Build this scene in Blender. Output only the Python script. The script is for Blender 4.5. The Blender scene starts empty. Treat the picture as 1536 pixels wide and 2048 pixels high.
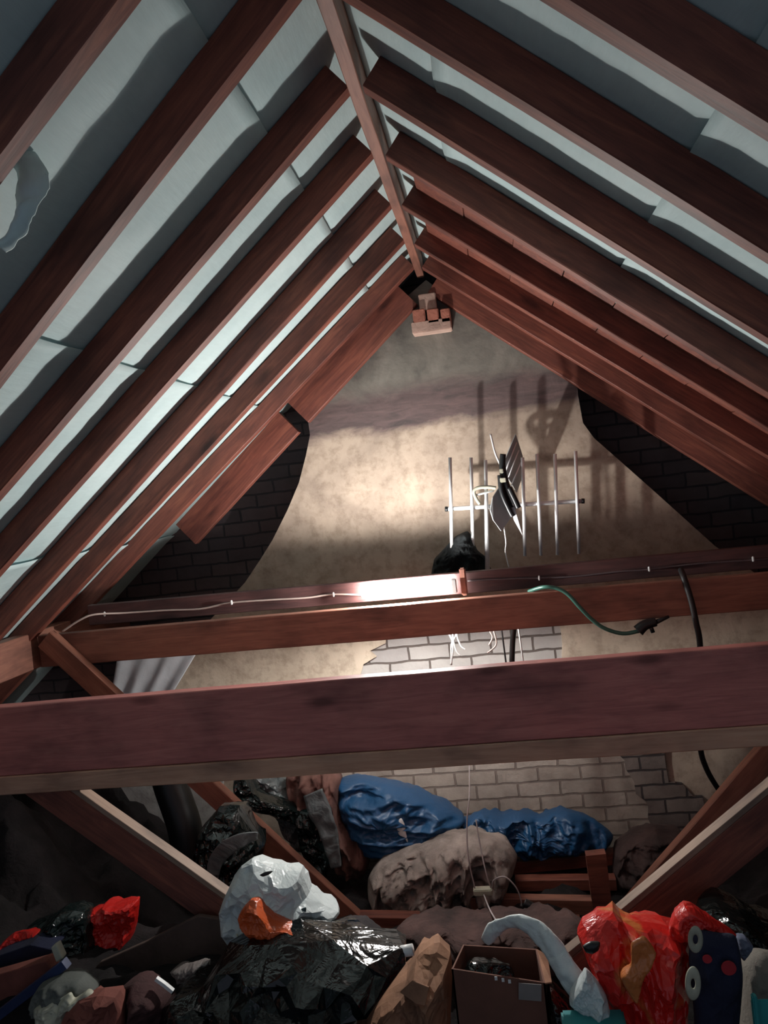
import bpy, bmesh, math, random
from mathutils import Vector, Matrix, noise

# ------------------------------------------------------------------ camera, world, exposure
S = bpy.context.scene
COL = S.collection
F_PX = 1540.0
R_ = Vector((0.9838840418383205, 0.13854326831663544, -0.11303961703772142))
U_ = Vector((0.10845351397100493, 0.040240640025390566, 0.9932867290957268))
F_ = Vector((-0.14216197636228542, 0.9895385054127462, -0.024566619268375264))
CZ = 2.06                                   # the phone is held just above head height
CAM = Vector((0.263, 0.0, CZ))
cd = bpy.data.cameras.new('camera'); cam = bpy.data.objects.new('camera', cd); COL.objects.link(cam)
cd.sensor_fit = 'VERTICAL'; cd.sensor_height = 24.0; cd.lens = 24.0 * F_PX / 2048.0
cd.clip_start = 0.02
m = Matrix.Identity(4)
for i in range(3):
    m[i][0] = R_[i]; m[i][1] = U_[i]; m[i][2] = -F_[i]; m[i][3] = CAM[i]
cam.matrix_world = m
S.camera = cam
S.view_settings.view_transform = 'Standard'; S.view_settings.look = 'None'
S.view_settings.gamma = 1.0; S.view_settings.use_curve_mapping = False
S.view_settings.exposure = 0.0
w = bpy.data.worlds.new('world'); S.world = w; w.use_nodes = True
w.node_tree.nodes['Background'].inputs[0].default_value = (0.72, 0.80, 1.0, 1)
w.node_tree.nodes['Background'].inputs[1].default_value = 0.26
LAMP_POWER = 55.0
LAMP_COL = (1.0, 0.97, 0.93)
LAMP = Vector((-0.215, 3.395, CZ - 0.437))

def at(px, py, Y):                          # the point of the attic seen at a pixel, Y metres in front
    d = R_ * ((px - 768) / F_PX) - U_ * ((py - 1024) / F_PX) + F_
    return CAM + d * (Y / d.y)

# ------------------------------------------------------------------ materials
def newmat(name):
    mt = bpy.data.materials.new(name); mt.use_nodes = True
    nt = mt.node_tree; b = nt.nodes['Principled BSDF']
    return mt, nt, b
def N(nt, t, **kw):
    n = nt.nodes.new(t)
    for k, v in kw.items(): setattr(n, k, v)
    return n
def ramp(nt, fac, stops):
    r = N(nt, 'ShaderNodeValToRGB'); e = r.color_ramp.elements
    e[0].position, e[0].color = stops[0][0], (*stops[0][1], 1)
    e[1].position, e[1].color = stops[-1][0], (*stops[-1][1], 1)
    for p, c in stops[1:-1]:
        x = e.new(p); x.color = (*c, 1)
    nt.links.new(fac, r.inputs[0]); return r.outputs[0]
def coords(nt, scale=(1, 1, 1), rnd=True):
    tc = N(nt, 'ShaderNodeTexCoord'); mp = N(nt, 'ShaderNodeMapping')
    mp.inputs['Scale'].default_value = scale
    nt.links.new(tc.outputs['Object'], mp.inputs['Vector'])
    if rnd:
        oi = N(nt, 'ShaderNodeObjectInfo'); mu = N(nt, 'ShaderNodeMath', operation='MULTIPLY'); mu.inputs[1].default_value = 37.0
        nt.links.new(oi.outputs['Random'], mu.inputs[0]); nt.links.new(mu.outputs[0], mp.inputs['Location'])
    return mp.outputs[0]
def noi(nt, vec, scale, detail=5, rough=0.6, dist=0.0):
    n = N(nt, 'ShaderNodeTexNoise'); n.inputs['Scale'].default_value = scale
    n.inputs['Detail'].default_value = detail; n.inputs['Roughness'].default_value = rough
    n.inputs['Distortion'].default_value = dist
    nt.links.new(vec, n.inputs['Vector']); return n.outputs['Fac']
def bump(nt, b, h, strength, dist):
    bp = N(nt, 'ShaderNodeBump'); bp.inputs['Strength'].default_value = strength; bp.inputs['Distance'].default_value = dist
    nt.links.new(h, bp.inputs['Height']); nt.links.new(bp.outputs[0], b.inputs['Normal'])
def mix(nt, fac, a, b2, mode='MIX'):
    mx = N(nt, 'ShaderNodeMix', data_type='RGBA', blend_type=mode)
    for s, v in ((0, fac), (6, a), (7, b2)):
        if hasattr(v, 'is_linked') or hasattr(v, 'links'): nt.links.new(v, mx.inputs[s])
        elif s == 0: mx.inputs[s].default_value = v
        else: mx.inputs[s].default_value = (*v, 1)
    return mx.outputs[2]

def wood(name, c0, c1, c2, rough=0.62):
    mt, nt, b = newmat(name)
    v = coords(nt, (1.2, 14, 14)); v2 = coords(nt, (1.6, 3, 3))
    g = noi(nt, v, 3.0, 6, 0.65, 1.2); k = noi(nt, v2, 2.2, 3, 0.55)
    base = ramp(nt, g, [(0.25, c0), (0.5, c1), (0.8, c2)])
    dark = ramp(nt, k, [(0.28, (0.35, 0.33, 0.35)), (0.5, (0.9, 0.9, 0.9)), (0.75, (1.15, 1.12, 1.1))])
    col = mix(nt, 0.8, base, dark, 'MULTIPLY')
    # knots
    vo = N(nt, 'ShaderNodeTexVoronoi'); vo.inputs['Scale'].default_value = 2.6
    nt.links.new(coords(nt, (0.7, 2.3, 2.3)), vo.inputs['Vector'])
    kn = ramp(nt, vo.outputs['Distance'], [(0.05, (0.25, 0.2, 0.2)), (0.14, (1, 1, 1))])
    col = mix(nt, 0.75, col, kn, 'MULTIPLY')
    nt.links.new(col, b.inputs['Base Color']); b.inputs['Roughness'].default_value = rough
    bump(nt, b, g, 0.25, 0.004)
    return mt
M = {}
M['rafter'] = wood('red_brown_rafter_wood', (0.10, 0.028, 0.021), (0.20, 0.060, 0.040), (0.33, 0.115, 0.065))
M['wood'] = wood('brown_beam_wood', (0.17, 0.068, 0.046), (0.28, 0.118, 0.08), (0.39, 0.17, 0.115))
M['tie_wood'] = wood('red_stained_beam_wood', (0.34, 0.11, 0.10), (0.50, 0.17, 0.15), (0.62, 0.25, 0.21))
M['dark_wood'] = wood('dark_stained_wood', (0.045, 0.02, 0.02), (0.085, 0.036, 0.034), (0.13, 0.055, 0.05))
M['brick_dim'] = None
M['pale_wood'] = wood('pale_planed_wood', (0.40, 0.21, 0.14), (0.54, 0.31, 0.21), (0.64, 0.40, 0.28))
M['lit_edge_wood'] = wood('lamplit_edge_wood', (0.20, 0.13, 0.095), (0.28, 0.19, 0.14), (0.35, 0.25, 0.19))
M['orange_wood'] = wood('orange_strut_wood', (0.17, 0.062, 0.04), (0.26, 0.10, 0.064), (0.34, 0.15, 0.095))

def plain(name, col, rough=0.5, metal=0.0, bs=0.0, bscale=30, var=0.15, sheen=False, trans=0.0):
    mt, nt, b = newmat(name)
    v = coords(nt)
    n1 = noi(nt, v, 9, 4)
    lo = tuple(x * (1 - var) for x in col); hi = tuple(min(1, x * (1 + var)) for x in col)
    nt.links.new(ramp(nt, n1, [(0.3, lo), (0.7, hi)]), b.inputs['Base Color'])
    b.inputs['Roughness'].default_value = rough; b.inputs['Metallic'].default_value = metal
    if bs: bump(nt, b, noi(nt, v, bscale, 6, 0.6, 0.6), bs, 0.01)
    return mt
def plastic(name, col, rough=0.22, col2=None, thin=0.0, crease=0.8, sc=9.0):
    """crinkled film: glossy with sharp creases"""
    mt, nt, b = newmat(name)
    v = coords(nt); n1 = noi(nt, v, sc, 3, 0.5, 1.6); n2 = noi(nt, v, sc * 3.1, 3, 0.6, 1.0)
    r = N(nt, 'ShaderNodeMath', operation='SUBTRACT'); r.inputs[1].default_value = 0.5; nt.links.new(n1, r.inputs[0])
    a = N(nt, 'ShaderNodeMath', operation='ABSOLUTE'); nt.links.new(r.outputs[0], a.inputs[0])
    ad = N(nt, 'ShaderNodeMath', operation='MULTIPLY_ADD'); ad.inputs[1].default_value = 0.25
    nt.links.new(n2, ad.inputs[0]); nt.links.new(a.outputs[0], ad.inputs[2])
    if col2: nt.links.new(ramp(nt, noi(nt, v, 7, 3, 0.5, 0.8), [(0.55, col), (0.68, col2)]), b.inputs['Base Color'])
    else: b.inputs['Base Color'].default_value = (*col, 1)
    b.inputs['Roughness'].default_value = rough
    if thin: b.inputs['Transmission Weight'].default_value = thin; b.inputs['IOR'].default_value = 1.15
    bump(nt, b, ad.outputs[0], crease * 0.6, 0.03)
    return mt
M['black_film'] = plastic('black_bin_bag_film', (0.003, 0.005, 0.005), 0.13, sc=5)
M['green_black_film'] = plastic('green_black_bin_bag_film', (0.005, 0.011, 0.011), 0.16, sc=8)
M['white_film'] = plastic('white_carrier_film', (0.60, 0.66, 0.66), 0.3, sc=7, crease=0.6)
M['grey_film'] = plastic('grey_plastic_film', (0.13, 0.155, 0.16), 0.35, sc=7)
M['red_film'] = plastic('red_carrier_film', (0.60, 0.018, 0.014), 0.28, crease=0.6)
M['red_amber_film'] = plastic('red_amber_carrier_film', (0.60, 0.018, 0.014), 0.26, col2=(0.55, 0.15, 0.04), crease=0.6, sc=8)
M['orange_film'] = plastic('orange_carrier_film', (0.55, 0.09, 0.02), 0.3, crease=0.6)
M['blue_tarp'] = plastic('blue_tarpaulin', (0.010, 0.075, 0.19), 0.42, crease=0.5, sc=5)
M['felt_in'] = None
M['cloth_grey'] = plain('grey_beige_fibre', (0.30, 0.25, 0.225), 0.95, bs=0.9, bscale=22, var=0.5)
M['cloth_brown'] = plain('brown_cloth', (0.17, 0.085, 0.07), 0.95, bs=0.6, bscale=16, var=0.35)
M['cloth_white'] = plain('off_white_cloth', (0.50, 0.53, 0.56), 0.85, bs=0.2, bscale=18, var=0.08)
M['navy'] = plain('navy_fabric', (0.008, 0.011, 0.035), 0.9, bs=0.3, bscale=60, var=0.3)
M['beige_cloth'] = plain('beige_grey_fabric', (0.24, 0.22, 0.19), 0.9, bs=0.4, bscale=60, var=0.15)
M['cardboard'] = plain('brown_cardboard', (0.15, 0.065, 0.045), 0.85, bs=0.15, var=0.15)
M['dark_card'] = plain('dark_brown_cardboard', (0.085, 0.055, 0.045), 0.85, bs=0.3, var=0.3)
M['peach_card'] = plain('peach_cardboard', (0.33, 0.17, 0.10), 0.85, bs=0.3, var=0.35)
M['rust_card'] = plain('rust_red_cardboard', (0.20, 0.06, 0.045), 0.85, bs=0.3, var=0.25)
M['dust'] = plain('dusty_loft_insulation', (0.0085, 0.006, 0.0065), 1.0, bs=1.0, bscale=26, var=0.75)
M['aluminium'] = plain('aluminium', (0.80, 0.81, 0.82), 0.4, 0.5, var=0.06)
M['mesh_grey'] = plain('grey_reflector_mesh', (0.35, 0.37, 0.38), 0.5, 0.3, var=0.1)
M['black_plastic'] = plain('black_plastic', (0.006, 0.007, 0.008), 0.4, var=0.2)
M['white_plastic'] = plain('white_plastic', (0.75, 0.76, 0.75), 0.4, var=0.05)
M['grey_plastic'] = plain('grey_plastic', (0.24, 0.24, 0.24), 0.5, var=0.1)
M['cream_plastic'] = plain('cream_plastic', (0.42, 0.42, 0.33), 0.5, var=0.3)
M['blue_plastic'] = plain('dark_blue_plastic', (0.02, 0.035, 0.10), 0.4, var=0.2)
M['teal_plastic'] = plain('teal_plastic', (0.03, 0.26, 0.27), 0.35, var=0.1)
M['cable_white'] = plain('white_cable_sheath', (0.5, 0.4, 0.36), 0.5, var=0.1)
M['cable_black'] = plain('black_cable_sheath', (0.008, 0.008, 0.009), 0.5, var=0.1)
M['cable_green'] = plain('dark_green_cable_sheath', (0.03, 0.11, 0.085), 0.35, var=0.1)
M['brick_red'] = plain('orange_red_brick', (0.42, 0.16, 0.11), 0.9, bs=0.5, bscale=40, var=0.3)
M['brick_pale'] = plain('pale_pink_brick', (0.47, 0.32, 0.26), 0.9, bs=0.5, bscale=40, var=0.25)
M['red_dot'] = plain('red_print', (0.40, 0.02, 0.03), 0.8)
M['label_grey'] = plain('grey_paper_label', (0.24, 0.22, 0.21), 0.8)
M['yellow_print'] = plastic('amber_printed_film', (0.55, 0.17, 0.05), 0.3, crease=0.6)

def felt_mat():
    mt, nt, b = newmat('pale_grey_roofing_membrane')
    v = coords(nt, (1, 1, 1), False)
    n1 = noi(nt, v, 4, 4); n2 = noi(nt, coords(nt, (30, 4, 4), False), 3, 4)
    c = ramp(nt, n1, [(0.3, (0.50, 0.66, 0.67)), (0.7, (0.62, 0.77, 0.77))])
    c = mix(nt, 0.3, c, ramp(nt, n2, [(0.3, (0.8, 0.8, 0.8)), (0.7, (1, 1, 1))]), 'MULTIPLY')
    nt.links.new(c, b.inputs['Base Color']); b.inputs['Roughness'].default_value = 0.7
    bump(nt, b, n2, 0.15, 0.01)
    return mt
M['felt'] = felt_mat()

def brick_mat(name, c1, c2, mort, sc=1.0, stain=0.5):
    mt, nt, b = newmat(name)
    tc = N(nt, 'ShaderNodeTexCoord'); sp = N(nt, 'ShaderNodeSeparateXYZ'); cb = N(nt, 'ShaderNodeCombineXYZ')
    nt.links.new(tc.outputs['Object'], sp.inputs[0])
    nt.links.new(sp.outputs[0], cb.inputs[0]); nt.links.new(sp.outputs[2], cb.inputs[1])
    # wobble
    nz = N(nt, 'ShaderNodeTexNoise'); nz.inputs['Scale'].default_value = 9; nt.links.new(cb.outputs[0], nz.inputs['Vector'])
    vm = N(nt, 'ShaderNodeVectorMath', operation='MULTIPLY_ADD'); vm.inputs[1].default_value = (0.02, 0.02, 0)
    nt.links.new(nz.outputs['Color'], vm.inputs[0]); nt.links.new(cb.outputs[0], vm.inputs[2])
    br = N(nt, 'ShaderNodeTexBrick'); br.inputs['Scale'].default_value = sc
    br.inputs['Brick Width'].default_value = 0.215; br.inputs['Row Height'].default_value = 0.075
    br.inputs['Mortar Size'].default_value = 0.006; br.inputs['Mortar Smooth'].default_value = 0.3
    br.inputs['Color1'].default_value = (*c1, 1); br.inputs['Color2'].default_value = (*c2, 1); br.inputs['Mortar'].default_value = (*mort, 1)
    nt.links.new(vm.outputs[0], br.inputs['Vector'])
    n = noi(nt, cb.outputs[0], 5, 6, 0.65)
    c = mix(nt, stain, br.outputs['Color'], ramp(nt, n, [(0.3, (0.45, 0.42, 0.42)), (0.65, (1.1, 1.1, 1.1))]), 'MULTIPLY')
    nt.links.new(c, b.inputs['Base Color']); b.inputs['Roughness'].default_value = 0.92
    inv = N(nt, 'ShaderNodeMath', operation='MULTIPLY_ADD'); inv.inputs[1].default_value = -1.0
    nt.links.new(br.outputs['Fac'], inv.inputs[0]); nt.links.new(n, inv.inputs[2])
    bump(nt, b, inv.outputs[0], 0.8, 0.012)
    return mt
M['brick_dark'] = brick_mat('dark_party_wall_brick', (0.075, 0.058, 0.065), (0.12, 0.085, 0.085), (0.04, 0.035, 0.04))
M['brick_dim'] = brick_mat('dark_limewashed_brick', (0.22, 0.18, 0.155), (0.15, 0.12, 0.11), (0.05, 0.04, 0.04), stain=0.8)  # darker, blotchier brick tones for the patch where bricks are missing
M['brick_cream'] = brick_mat('limewashed_brick', (0.42, 0.36, 0.31), (0.34, 0.285, 0.24), (0.22, 0.175, 0.15), stain=0.7)
M['block_grey'] = brick_mat('pale_grey_limewashed_brick', (0.40, 0.38, 0.36), (0.33, 0.31, 0.30), (0.11, 0.09, 0.08), stain=0.35)

def plaster_mat(name, base, alt, bands=False):
    mt, nt, b = newmat(name)
    v = coords(nt, (1, 1, 1), False)
    n1 = noi(nt, v, 2.6, 7, 0.62, 0.4); n2 = noi(nt, v, 14, 6, 0.7); 
    c = ramp(nt, n1, [(0.3, alt), (0.55, base), (0.8, tuple(min(1, x * 1.15) for x in base))])
    c = mix(nt, 0.55, c, ramp(nt, n2, [(0.36, (0.5, 0.46, 0.43)), (0.53, (1, 1, 1))]), 'MULTIPLY')
    if bands:   # fixture shadow painted in: dim grey render at the top, darkest band, limewash below
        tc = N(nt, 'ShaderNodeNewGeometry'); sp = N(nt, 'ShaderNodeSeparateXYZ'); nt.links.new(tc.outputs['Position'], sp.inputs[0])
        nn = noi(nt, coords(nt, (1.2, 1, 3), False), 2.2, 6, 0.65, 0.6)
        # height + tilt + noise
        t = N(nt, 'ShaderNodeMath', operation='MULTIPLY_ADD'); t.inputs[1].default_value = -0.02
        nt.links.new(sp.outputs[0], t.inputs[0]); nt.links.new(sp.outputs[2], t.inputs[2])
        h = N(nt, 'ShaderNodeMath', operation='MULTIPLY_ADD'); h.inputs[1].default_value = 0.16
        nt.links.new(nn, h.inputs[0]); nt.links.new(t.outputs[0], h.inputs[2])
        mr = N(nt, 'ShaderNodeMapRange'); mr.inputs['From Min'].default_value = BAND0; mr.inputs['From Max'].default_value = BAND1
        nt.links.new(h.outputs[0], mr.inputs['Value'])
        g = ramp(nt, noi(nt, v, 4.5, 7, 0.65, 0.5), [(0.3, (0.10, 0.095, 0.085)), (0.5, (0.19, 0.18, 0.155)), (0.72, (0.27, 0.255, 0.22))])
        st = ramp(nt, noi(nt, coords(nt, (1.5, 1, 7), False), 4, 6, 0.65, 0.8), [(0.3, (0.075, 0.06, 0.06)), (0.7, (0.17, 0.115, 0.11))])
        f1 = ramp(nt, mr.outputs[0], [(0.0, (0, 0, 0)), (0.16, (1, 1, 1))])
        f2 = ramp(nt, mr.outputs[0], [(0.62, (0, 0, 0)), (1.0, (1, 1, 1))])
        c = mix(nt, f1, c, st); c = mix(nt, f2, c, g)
    nt.links.new(c, b.inputs['Base Color']); b.inputs['Roughness'].default_value = 0.92
    bump(nt, b, n1, 0.35, 0.03)
    return mt
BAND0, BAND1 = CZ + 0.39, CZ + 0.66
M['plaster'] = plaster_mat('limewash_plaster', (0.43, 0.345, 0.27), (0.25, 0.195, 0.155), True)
M['plaster_low'] = plaster_mat('cream_limewash_plaster', (0.50, 0.42, 0.33), (0.36, 0.29, 0.22))
M['plaster_grey'] = plaster_mat('grey_old_plaster', (0.46, 0.45, 0.43), (0.27, 0.25, 0.24))
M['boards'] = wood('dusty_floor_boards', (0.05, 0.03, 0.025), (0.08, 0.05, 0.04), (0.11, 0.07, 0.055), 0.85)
def glow_mat():
    mt = bpy.data.materials.new('lit_lamp_glass'); mt.use_nodes = True; nt = mt.node_tree
    b = nt.nodes['Principled BSDF']; b.inputs['Emission Color'].default_value = (*LAMP_COL, 1)
    area = 4 * math.pi * 0.011 ** 2
    b.inputs['Emission Strength'].default_value = LAMP_POWER / (area * math.pi)
    return mt
M['glow'] = glow_mat()
def tube_mat():
    mt = bpy.data.materials.new('lit_diffuser'); mt.use_nodes = True; nt = mt.node_tree
    b = nt.nodes['Principled BSDF']; b.inputs['Emission Color'].default_value = (*LAMP_COL, 1)
    b.inputs['Base Color'].default_value = (0.8, 0.8, 0.8, 1)
    b.inputs['Emission Strength'].default_value = 120.0
    return mt
M['diffuser'] = tube_mat()

# ------------------------------------------------------------------ object helpers
def link(name, me, mat, parent=None, loc=(0, 0, 0)):
    o = bpy.data.objects.new(name, me); COL.objects.link(o); o.location = loc
    if mat: me.materials.append(mat)
    if parent: o.parent = parent
    return o
def tag(o, label=None, cat=None, group=None, kind=None):
    if label: o['label'] = label
    if cat: o['category'] = cat
    if group: o['group'] = group
    if kind: o['kind'] = kind
    return o
def empty(name, loc, label, cat, group=None):
    o = bpy.data.objects.new(name, None); COL.objects.link(o); o.location = loc; o.empty_display_size = 0.05
    return tag(o, label, cat, group)
def mesh_of(verts, faces, smooth=False):
    me = bpy.data.meshes.new('mesh'); me.from_pydata([tuple(v) for v in verts], [], faces); me.update()
    bm = bmesh.new(); bm.from_mesh(me); bmesh.ops.recalc_face_normals(bm, faces=bm.faces); bm.to_mesh(me); bm.free()
    if smooth:
        for p in me.polygons: p.use_smooth = True
    return me
def place(o, parent, loc):
    """put an object whose mesh is in local coords about loc under a parent whose own location is known"""
    o.parent = parent; o.location = Vector(loc) - parent.location
    return o
def beam(name, a, b, wdt, dep, mat, side=(0, 1, 0), parent=None, seed=1, rough=0.0015, align='top'):
    """timber from a to b; wdt across 'side', dep perpendicular below the a-b line (align top: the line is the upper edge)"""
    a = Vector(a); b = Vector(b); L = (b - a).length; x = (b - a) / L
    s = Vector(side); s = (s - x * s.dot(x)).normalized(); n = x.cross(s)
    if n.z < 0: n = -n
    s = n.cross(x)
    rnd = random.Random(seed); k = max(2, int(L / 0.12)); v = []; f = []
    z0, z1 = (-dep, 0) if align == 'top' else ((0, dep) if align == 'bottom' else (-dep / 2, dep / 2))
    bv = min(wdt, dep) * 0.06
    prof = [(-wdt / 2 + bv, z0), (wdt / 2 - bv, z0), (wdt / 2, z0 + bv), (wdt / 2, z1 - bv), (wdt / 2 - bv, z1), (-wdt / 2 + bv, z1), (-wdt / 2, z1 - bv), (-wdt / 2, z0 + bv)]
    for i in range(k + 1):
        wv = noise.noise(Vector((i * 0.35, seed * 7.3, 0))) * rough * 2
        for (y, z) in prof: v.append((L * i / k, y + wv + rnd.uniform(-1, 1) * rough * 0.3, z + noise.noise(Vector((i * .4, seed, 9))) * rough))
    for i in range(k):
        for j in range(8):
            f.append((i * 8 + j, i * 8 + (j + 1) % 8, (i + 1) * 8 + (j + 1) % 8, (i + 1) * 8 + j))
    f.append(tuple(range(8))); f.append(tuple(k * 8 + j for j in range(8)))
    o = link(name, mesh_of(v, f), mat)
    mm = Matrix.Identity(4)
    for i in range(3): mm[i][0] = x[i]; mm[i][1] = s[i]; mm[i][2] = n[i]; mm[i][3] = a[i]
    if parent:
        o.parent = parent; o.matrix_local = Matrix.Translation(-parent.location) @ mm
    else: o.matrix_world = mm
    return o
def tube(name, pts, r, mat, parent=None, seg=10, r2=None, smooth=True, spline=True, base=None):
    pts = [Vector(p) for p in pts]
    if spline and len(pts) > 2:
        q = []
        for i in range(len(pts) - 1):
            p0 = pts[max(i - 1, 0)]; p1 = pts[i]; p2 = pts[i + 1]; p3 = pts[min(i + 2, len(pts) - 1)]
            for t in [j / 6 for j in range(6)]:
                q.append(0.5 * ((2 * p1) + (p2 - p0) * t + (2 * p0 - 5 * p1 + 4 * p2 - p3) * t * t + (3 * p1 - p0 - 3 * p2 + p3) * t ** 3))
        q.append(pts[-1]); pts = q
    o0 = base if base is not None else pts[0]
    o0 = Vector(o0); v = []; f = []; n = len(pts); up = None
    for i, p in enumerate(pts):
        d = (pts[min(i + 1, n - 1)] - pts[max(i - 1, 0)]).normalized()
        if up is None: up = d.orthogonal().normalized()
        up = (up - d * up.dot(d)).normalized(); sd = d.cross(up)
        rr = r if r2 is None else r + (r2 - r) * i / (n - 1)
        for j in range(seg):
            a = 2 * math.pi * j / seg
            v.append(p - o0 + (up * math.cos(a) + sd * math.sin(a)) * rr)
    for i in range(n - 1):
        for j in range(seg): f.append((i * seg + j, i * seg + (j + 1) % seg, (i + 1) * seg + (j + 1) % seg, (i + 1) * seg + j))
    f.append(tuple(range(seg))); f.append(tuple((n - 1) * seg + j for j in range(seg)))
    o = link(name, mesh_of(v, f, smooth), mat)
    if parent: place(o, parent, o0)
    else: o.location = o0
    return o
def box(name, c, size, mat, parent=None, bev=0.003, rotz=0.0, rot=None):
    bm = bmesh.new(); bmesh.ops.create_cube(bm, size=1)
    for v in bm.verts: v.co = Vector((v.co.x * size[0], v.co.y * size[1], v.co.z * size[2]))
    if bev: bmesh.ops.bevel(bm, geom=bm.edges[:], offset=min(bev, min(size) * 0.3), segments=2, affect='EDGES')
    me = bpy.data.meshes.new('mesh'); bm.to_mesh(me); bm.free()
    o = link(name, me, mat)
    if rot: o.rotation_euler = rot
    else: o.rotation_euler = (0, 0, rotz)
    if parent: place(o, parent, c)
    else: o.location = c
    return o
def slab(name, poly, y0, y1, mat, parent=None, bev=0.0):
    """prism: outline in x,z, from y0 (towards the camera) to y1"""
    c = Vector((sum(p[0] for p in poly) / len(poly), y0, sum(p[1] for p in poly) / len(poly)))
    n = len(poly)
    v = [(p[0] - c.x, 0, p[1] - c.z) for p in poly] + [(p[0] - c.x, y1 - y0, p[1] - c.z) for p in poly]
    f = [tuple(range(n)), tuple(range(2 * n - 1, n - 1, -1))] + [(i, (i + 1) % n, n + (i + 1) % n, n + i) for i in range(n)]
    o = link(name, mesh_of(v, f), mat)
    if parent: place(o, parent, c)
    else: o.location = c
    return o
def pxz(pts, Y): return [(at(x, y, Y).x, at(x, y, Y).z) for x, y in pts]
def rough_poly(pts, step, amp, seed):
    """break up an outline so that it looks torn or crumbled"""
    out = []; rnd = random.Random(seed)
    for i in range(len(pts)):
        a = Vector((*pts[i], 0)); b = Vector((*pts[(i + 1) % len(pts)], 0)); n = max(1, int((b - a).length / step))
        for k in range(n):
            p = a + (b - a) * k / n
            out.append((p.x + rnd.uniform(-amp, amp), p.y + rnd.uniform(-amp, amp)))
    return out
FILMS = ('red_amber_carrier_film', 'black_bin_bag_film', 'green_black_bin_bag_film', 'white_carrier_film', 'red_carrier_film', 'orange_carrier_film', 'grey_plastic_film')
def catmull(pts, n):
    m_ = len(pts); segs = []; tot = 0
    for i in range(m_):
        l = (pts[(i + 1) % m_] - pts[i]).length; segs.append(l); tot += l
    out = []
    for k in range(n):
        d = tot * k / n; i = 0
        while d > segs[i] and i < m_ - 1: d -= segs[i]; i += 1
        t = d / max(segs[i], 1e-6)
        p0, p1, p2, p3 = pts[i - 1], pts[i], pts[(i + 1) % m_], pts[(i + 2) % m_]
        c = 0.5 * ((2 * p1) + (p2 - p0) * t + (2 * p0 - 5 * p1 + 4 * p2 - p3) * t * t + (3 * p1 - p0 - 3 * p2 + p3) * t ** 3)
        out.append(p1.lerp(p2, t) * 0.55 + c * 0.45)
    return out
def ridged(p, f, o=4, seed=0):
    s = 0; a = 1
    q = Vector(p) * f + Vector((seed * 3.7, seed * 1.3, seed * 9.1))
    for i in range(o):
        s += a * (0.5 - abs(noise.noise(q))) ; q = q * 2.1; a *= 0.5
    return s
def puff(name, px, Y, depth, mat, crumple=0.02, freq=7, seed=1, parent=None, power=2.2, M_=120, Nr=30, center=None, lean=0.0, stretch=(1, 1, 1), world=None, facet=None):
    if facet is None and mat.name in FILMS: facet = 0.16
    """a soft body (bag, cloth, wool): silhouette outline at distance Y, swelling 'depth' to the front and back, crumpled"""
    out = [at(x, y, Y) for x, y in px] if world is None else [Vector(p) for p in world]
    cen = sum(out, Vector()) / len(out) if center is None else at(*center, Y)
    ring = catmull(out, M_)
    v = []; f = []
    def disp(p, r, sgn):
        q = Vector((p.x * stretch[0], p.y * stretch[1], p.z * stretch[2]))
        k = min(1, (1 - r) * 6 + 0.25)
        d = (ridged(q, freq, 4, seed) - 0.25) * crumple * 2 * k
        wv = noise.noise_vector(q * freq * 0.8 + Vector((seed, 0, 0))) * crumple * 0.5 * min(1, (1 - r) * 3 + 0.1)
        return p + Vector((wv.x, sgn * d + wv.y, wv.z))
    for sgn in (-1, 1):
        for k in range(1, Nr + 1):
            r = k / Nr if sgn == -1 else 1 - k / Nr
            if sgn == 1 and k == Nr: break
            rr = r ** 0.85
            h = depth * (1 - rr ** power) ** 0.5
            for q in ring:
                p = cen.lerp(q, rr); p.y += sgn * h + lean * (p.z - cen.z)
                v.append(disp(p, rr, sgn))
    pf = disp(cen + Vector((0, -depth, 0)), 0, -1); pb = disp(cen + Vector((0, depth, 0)), 0, 1)
    rows = 2 * Nr - 1
    for i in range(rows - 1):
        for j in range(M_): f.append((i * M_ + j, i * M_ + (j + 1) % M_, (i + 1) * M_ + (j + 1) % M_, (i + 1) * M_ + j))
    a = len(v); v += [pf, pb]
    for j in range(M_):
        f.append((a, j, (j + 1) % M_)); f.append((a + 1, (rows - 1) * M_ + (j + 1) % M_, (rows - 1) * M_ + j))
    zmin = min(p.z for p in v)
    o0 = Vector((cen.x, cen.y, zmin)); v = [p - o0 for p in v]
    o = link(name, mesh_of(v, f, True), mat)
    if facet:
        for pl in o.data.polygons: pl.use_smooth = False
        dm = o.modifiers.new('creases', 'DECIMATE'); dm.ratio = facet
    if parent: place(o, parent, o0)
    else: o.location = o0
    return o
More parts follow.
